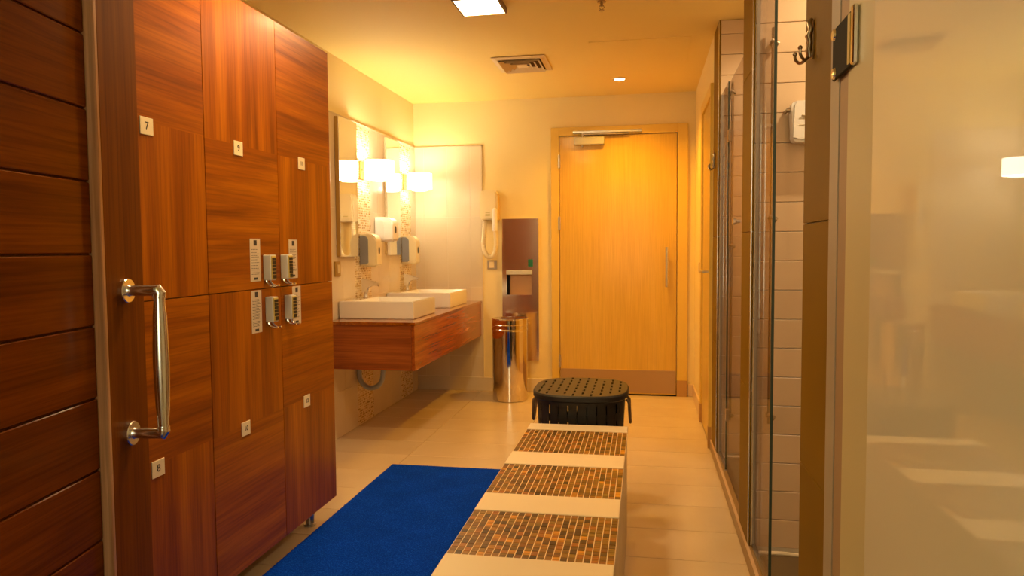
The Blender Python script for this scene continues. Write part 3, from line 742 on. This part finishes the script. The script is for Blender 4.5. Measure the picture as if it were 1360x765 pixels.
# ================================================================== shower glass, doors, hooks, fittings
GX = .408
def screen(y0, y1, label, z1=2.02):
    t = thing('glass_screen', label, 'shower screen', (GX, (y0+y1)/2, .056), 'fixed clear glass panels of the showers')
    bm = B(); box(bm, GX-.004, GX+.004, y0, y1, .062, z1); o = obj('pane', bm, GLASS, t)
    obj('front_edge', box(B(), GX-.0045, GX+.0045, y0-.003, y0, .062, z1), GEDGE, t)
    obj('wall_channel', box(B(), GX-.0055, GX+.0055, y1-.004, y1, .062, z1), ALU, t)
    obj('floor_channel', box(B(), GX-.007, GX+.007, y0, y1-.010, .0555, .068), BRUSH, t)
screen(2.475, 2.838, 'clear fixed glass panel of the middle shower cubicle, full height edge', 2.35)
screen(3.80, 4.128, 'clear fixed glass panel of the farthest shower cubicle')
g3 = thing('shower_door', 'clear glass door with small knob at the farthest shower cubicle', 'shower door', (GX, 3.79, .07))
obj('pane', box(B(), GX-.004, GX+.004, 3.14, 3.775, .075, 2.0), GLASS, g3)
obj('free_edge', box(B(), GX-.0045, GX+.0045, 3.136, 3.14, .075, 2.0), mat('pale_edge_seal', (.62, .56, .44), .3), g3)
bm = B()
for s in (-1, 1): lathe(bm, [(.0001, 0), (.009, 0), (.009, .012), (.016, .020), (.016, .030), (.0001, .030)] if s > 0 else [(.0001, 0), (.009, 0), (.009, -.012), (.016, -.020), (.016, -.030), (.0001, -.030)], (GX+s*.004, 3.30, 1.31), 20, 'X')
obj('door_knob', bm, CHROME, g3, smooth=True)
for z in (.35, 1.75): obj('hinge', box(B(), GX-.007, GX+.007, 3.755, 3.796, z-.03, z+.03, .002, 1), HOOKM, g3)
# near frosted door (flat face toward the corridor)
NX = .3825
nd = thing('shower_door', 'large frosted glass shower door at the right edge with black hinge', 'shower door', (NX, 1.50, .06))
obj('frosted_pane', box(B(), NX, NX+.008, .42, 1.350, .064, 2.40), FROST, nd)
obj('frosted_side_band', box(B(), NX+.0006, NX+.0075, 1.3502, 1.512, .064, 2.40), FROSTB, nd)
h = obj('hinge', box(B(), NX-.007, NX-.0004, 1.462, 1.606, 1.535, 1.640, .003, 1), DARKM, nd, label='black and chrome hinge block')
obj('hinge_plate', box(B(), NX-.010, NX-.0004, 1.444, 1.4615, 1.535, 1.642, .002, 1), CHROME, nd)
obj('hinge_strip', box(B(), NX-.0085, NX-.007, 1.472, 1.488, 1.542, 1.634), KEYY, nd)
for y, z in ((1.592, 1.626), (1.588, 1.548)):
    bm = B(); lathe(bm, [(.0001, 0), (.012, 0), (.010, -.004), (.0001, -.005)], (NX-.007, y, z), 18, 'X')
    obj('hinge_screw', bm, CHROME, nd, smooth=True)
jb = thing('shower_jamb', 'grey and pinkish vertical jamb strip beside the frosted door', 'jamb', (NX, 1.585, 0.06))
obj('grey_profile', box(B(), NX+.002, NX+.03, 1.585, 1.653, .061, ZC-.001), ALU, jb); obj('inner_profile', box(B(), NX+.004, NX+.03, 1.5125, 1.584, .061, ZC-.001), PINKJ, jb)
struct('trim_2', box(B(), NX-.001, 1.4, .30, .42, 0, ZC), SHOWT)
struct('trim_3', box(B(), NX+.012, .42, .42, 1.655, 0, .06), CURBM)
def hook(y, z, label, s=1.):
    t = thing('robe_hook', label, 'hook', (XR, y, z), 'ornate robe hooks on the shower posts')
    x = XR-.0005
    x = XR-.0005
    bm = B(); lathe(bm, [(.0001, 0), (.012, -.002), (.010, -.005), (.0001, -.007)], (x, y, z+.062), 16, 'X'); lathe(bm, [(.0001, 0), (.011, -.002), (.009, -.006), (.0001, -.007)], (x, y, z-.005), 16, 'X')
    tube(bm, [(x-.004, y, z+.078), (x-.009, y+.002, z+.068), (x-.006, y-.002, z+.052), (x-.011, y+.001, z+.038), (x-.007, y, z+.022), (x-.010, y, z+.006), (x-.008, y, z-.012)], [.004, .009, .006, .0085, .006, .008, .006], 12)
    obj('hook_stem', bm, HOOKM, t, smooth=True)
    for dy in (-1, 1):
        bm = B(); tube(bm, smoothpts([(x-.008, y, z-.008), (x-.018, y+dy*.006, z-.018), (x-.026, y+dy*.020, z-.020), (x-.034, y+dy*.028, z-.010), (x-.035, y+dy*.030, z+.002)], 4), .0036, 8)
        bmesh.ops.create_icosphere(bm, subdivisions=2, radius=.0055, matrix=Matrix.Translation((x-.035, y+dy*.030, z+.004)))
        obj('prong', bm, HOOKM, t, smooth=True)
hook(1.835, 1.655, 'ornate double robe hook on the nearest bronze shower post')
hook(4.27, 1.655, 'ornate double robe hook on the farthest shower post')
# soap dispenser inside the middle cubicle, on its far cheek
sd = thing('shower_soap_dispenser', 'white soap dispenser on the tiled wall inside the middle shower', 'dispenser', (.60, 2.84, 1.58))
yy = 2.84-.0005
poly = []
for (cx_, cz_, a0) in ((.648, 1.588, -90), (.648, 1.708, 0), (.528, 1.700, 90), (.534, 1.588, 180)):
    for k in range(5):
        a = math.radians(a0+k*22.5); poly.append((cx_+.016*math.cos(a), cz_+.016*math.sin(a)))
obj('dispenser_body', prism(B(), poly, 'Y', yy-.085, yy-.012, .010), WHITEP, sd, smooth=True)
obj('wall_bracket', box(B(), .540, .645, yy-.013, yy, 1.60, 1.70), WHITEP, sd)
obj('pivot_arm', tube(B(), [(.503, yy, 1.690), (.503, yy-.05, 1.690), (.525, yy-.05, 1.690)], .007, 10), HOOKM, sd, smooth=True)
bm = B(); box(bm, .536, .652, yy-.0865, yy-.084, 1.652, 1.655); box(bm, .536, .652, yy-.0865, yy-.084, 1.628, 1.631); tube(bm, [(.545, yy-.087, 1.664), (.57, yy-.090, 1.657), (.60, yy-.090, 1.660), (.63, yy-.088, 1.657)], .003, 6)
obj('push_lever', bm, mat('soft_grey_line', (.5, .4, .26), .5), sd)
def riser(x, y, label, zt, zb):
    t = thing('shower_rail', label, 'shower rail', (x, y, zb), 'slim shower rails on the tiled cheeks')
    obj('rail', cyl(B(), (x, y-.035, zb-.03), (x, y-.035, zt+.05), .0075, n=14), HOOKM, t, smooth=True)
    for z in (zt, (zt+zb)/2+.05, zb):
        bm = B(); cyl(bm, (x, y-.035, z), (x, y-.0003, z), .0085, n=14); cyl(bm, (x-.008, y-.035, z+.006), (x+.018, y-.035, z-.01), .010, n=12)
        obj('bracket', bm, HOOKM, t, smooth=True)
riser(.455, 2.84, 'slim dark shower rail behind glass in the middle cubicle', 1.94, .57)
riser(.458, 4.13, 'slim dark shower rail behind glass in the farthest cubicle', 2.03, .28)

# ================================================================== ceiling things
def ceiling_lamp(x0, x1, y0, y1, label):
    t = thing('ceiling_lamp', label, 'ceiling lamp', ((x0+x1)/2, (y0+y1)/2, ZC), 'square surface lamps on the ceiling')
    bm = B(); e = .012; zb = ZC-.028
    for a in ((x0, x1, y0, y0+e), (x0, x1, y1-e, y1), (x0, x0+e, y0+e, y1-e), (x1-e, x1, y0+e, y1-e)): box(bm, a[0], a[1], a[2], a[3], zb, ZC-.0003)
    obj('lamp_frame', bm, FRAMEB, t); obj('diffuser', box(B(), x0+e, x1-e, y0+e, y1-e, zb-.001, ZC-.01), PANEL, t)
ceiling_lamp(-.925, -.695, 3.46, 3.70, 'brown-framed square ceiling lamp glowing over the aisle')
ceiling_lamp(-.925, -.695, 2.05, 2.29, 'square ceiling lamp above the near lockers, behind the frame edge')
vt = thing('ceiling_vent', 'square louvred air vent in the ceiling', 'vent', (-.80, 4.81, ZC))
cx, cy = -.803, 4.812
def sq_ring(bm, h0, h1, z0, z1, t=.002):
    """sloped square ring from half size h0 at z0 to h1 at z1"""
    for s in range(4):
        c_, s_ = math.cos(s*PI/2), math.sin(s*PI/2)
        def P(u, v, z): return (cx+u*c_-v*s_, cy+(u*s_+v*c_)*1.12, z)
        A = [P(-h0, h0, z0), P(h0, h0, z0), P(h1, h1, z1), P(-h1, h1, z1)]
        Bt = [(p[0], p[1], p[2]+t) for p in A]
        va = [bm.verts.new(p) for p in A]; vb = [bm.verts.new(p) for p in Bt]
        bm.faces.new(va); bm.faces.new(vb[::-1])
        for k in range(4): bm.faces.new((va[k], va[(k+1) % 4], vb[(k+1) % 4], vb[k]))
    return bm
obj('duct_back', box(B(), cx-.14, cx+.14, cy-.157, cy+.157, ZC-.004, ZC-.0005), mat('dark_duct', (.10, .05, .015), .8), vt)
obj('vent_frame', sq_ring(B(), .175, .140, ZC-.007, ZC-.014, .004), VENTM, vt)
for k, (a, b_) in enumerate(((.134, .112), (.100, .078), (.066, .044))): obj('louvre_ring', sq_ring(B(), a, b_, ZC-.026, ZC-.006), VENTM, vt)
obj('centre_plate', box(B(), cx-.034, cx+.034, cy-.038, cy+.038, ZC-.020, ZC-.016), VENTM, vt)
dl = thing('downlight', 'small round recessed downlight in front of the back door', 'downlight', (-.187, 5.389, ZC))
bm = B(); lathe(bm, [(.036, -.002), (.038, -.006), (.050, -.006), (.053, -.0005), (.036, -.0005), (.036, -.002)], (-.187, 5.389, ZC), 36); obj('trim_ring', bm, VENTM, dl, smooth=True)
obj('lens', cyl(B(), (-.187, 5.389, ZC-.004), (-.187, 5.389, ZC-.001), .035, n=30), SPOTE, dl)
lamp('downlight_beam', 'SPOT', (-.187, 5.389, ZC-.012), E_SPOT, COL_SPOT, (0, 0, 0), spot_size=math.radians(140), spot_blend=1.0, shadow_soft_size=.035)
sp_ = thing('sprinkler', 'small ceiling fire sprinkler at the top edge', 'sprinkler', (-.217, 3.70, ZC))
bm = B(); cyl(bm, (-.217, 3.70, ZC-.004), (-.217, 3.70, ZC-.0005), .022, n=20); cyl(bm, (-.217, 3.70, ZC-.025), (-.217, 3.70, ZC-.004), .007, n=10); obj('sprinkler_body', bm, HOOKM, sp_, smooth=True)
bm = B(); tube(bm, [(-.217+.008, 3.70, ZC-.02), (-.217+.013, 3.70, ZC-.03), (-.217, 3.70, ZC-.042), (-.217-.013, 3.70, ZC-.03), (-.217-.008, 3.70, ZC-.02)], .002, 6); cyl(bm, (-.217, 3.70, ZC-.045), (-.217, 3.70, ZC-.042), .013, n=14); obj('deflector', bm, HOOKM, sp_)
# downlights in the shower ceilings
for i, (x, y) in enumerate(((.86, 2.40), (.86, 3.62))):
    d = thing('downlight', ['small downlight in the ceiling of the middle shower cubicle', 'small downlight in the ceiling of the farthest shower cubicle'][i], 'downlight', (x, y, ZC), 'shower downlights')
    bm = B(); lathe(bm, [(.036, -.002), (.038, -.006), (.050, -.006), (.053, -.0005), (.036, -.0005), (.036, -.002)], (x, y, ZC), 36); obj('trim_ring', bm, VENTM, d, smooth=True)
    obj('lens', cyl(B(), (x, y, ZC-.004), (x, y, ZC-.001), .035, n=30), SPOTE, d)
    lamp('shower_beam', 'SPOT', (x, y, ZC-.012), E_SHOWER, COL_SHOWER, (0, 0, 0), spot_size=math.radians(160), spot_blend=.5, shadow_soft_size=.02)
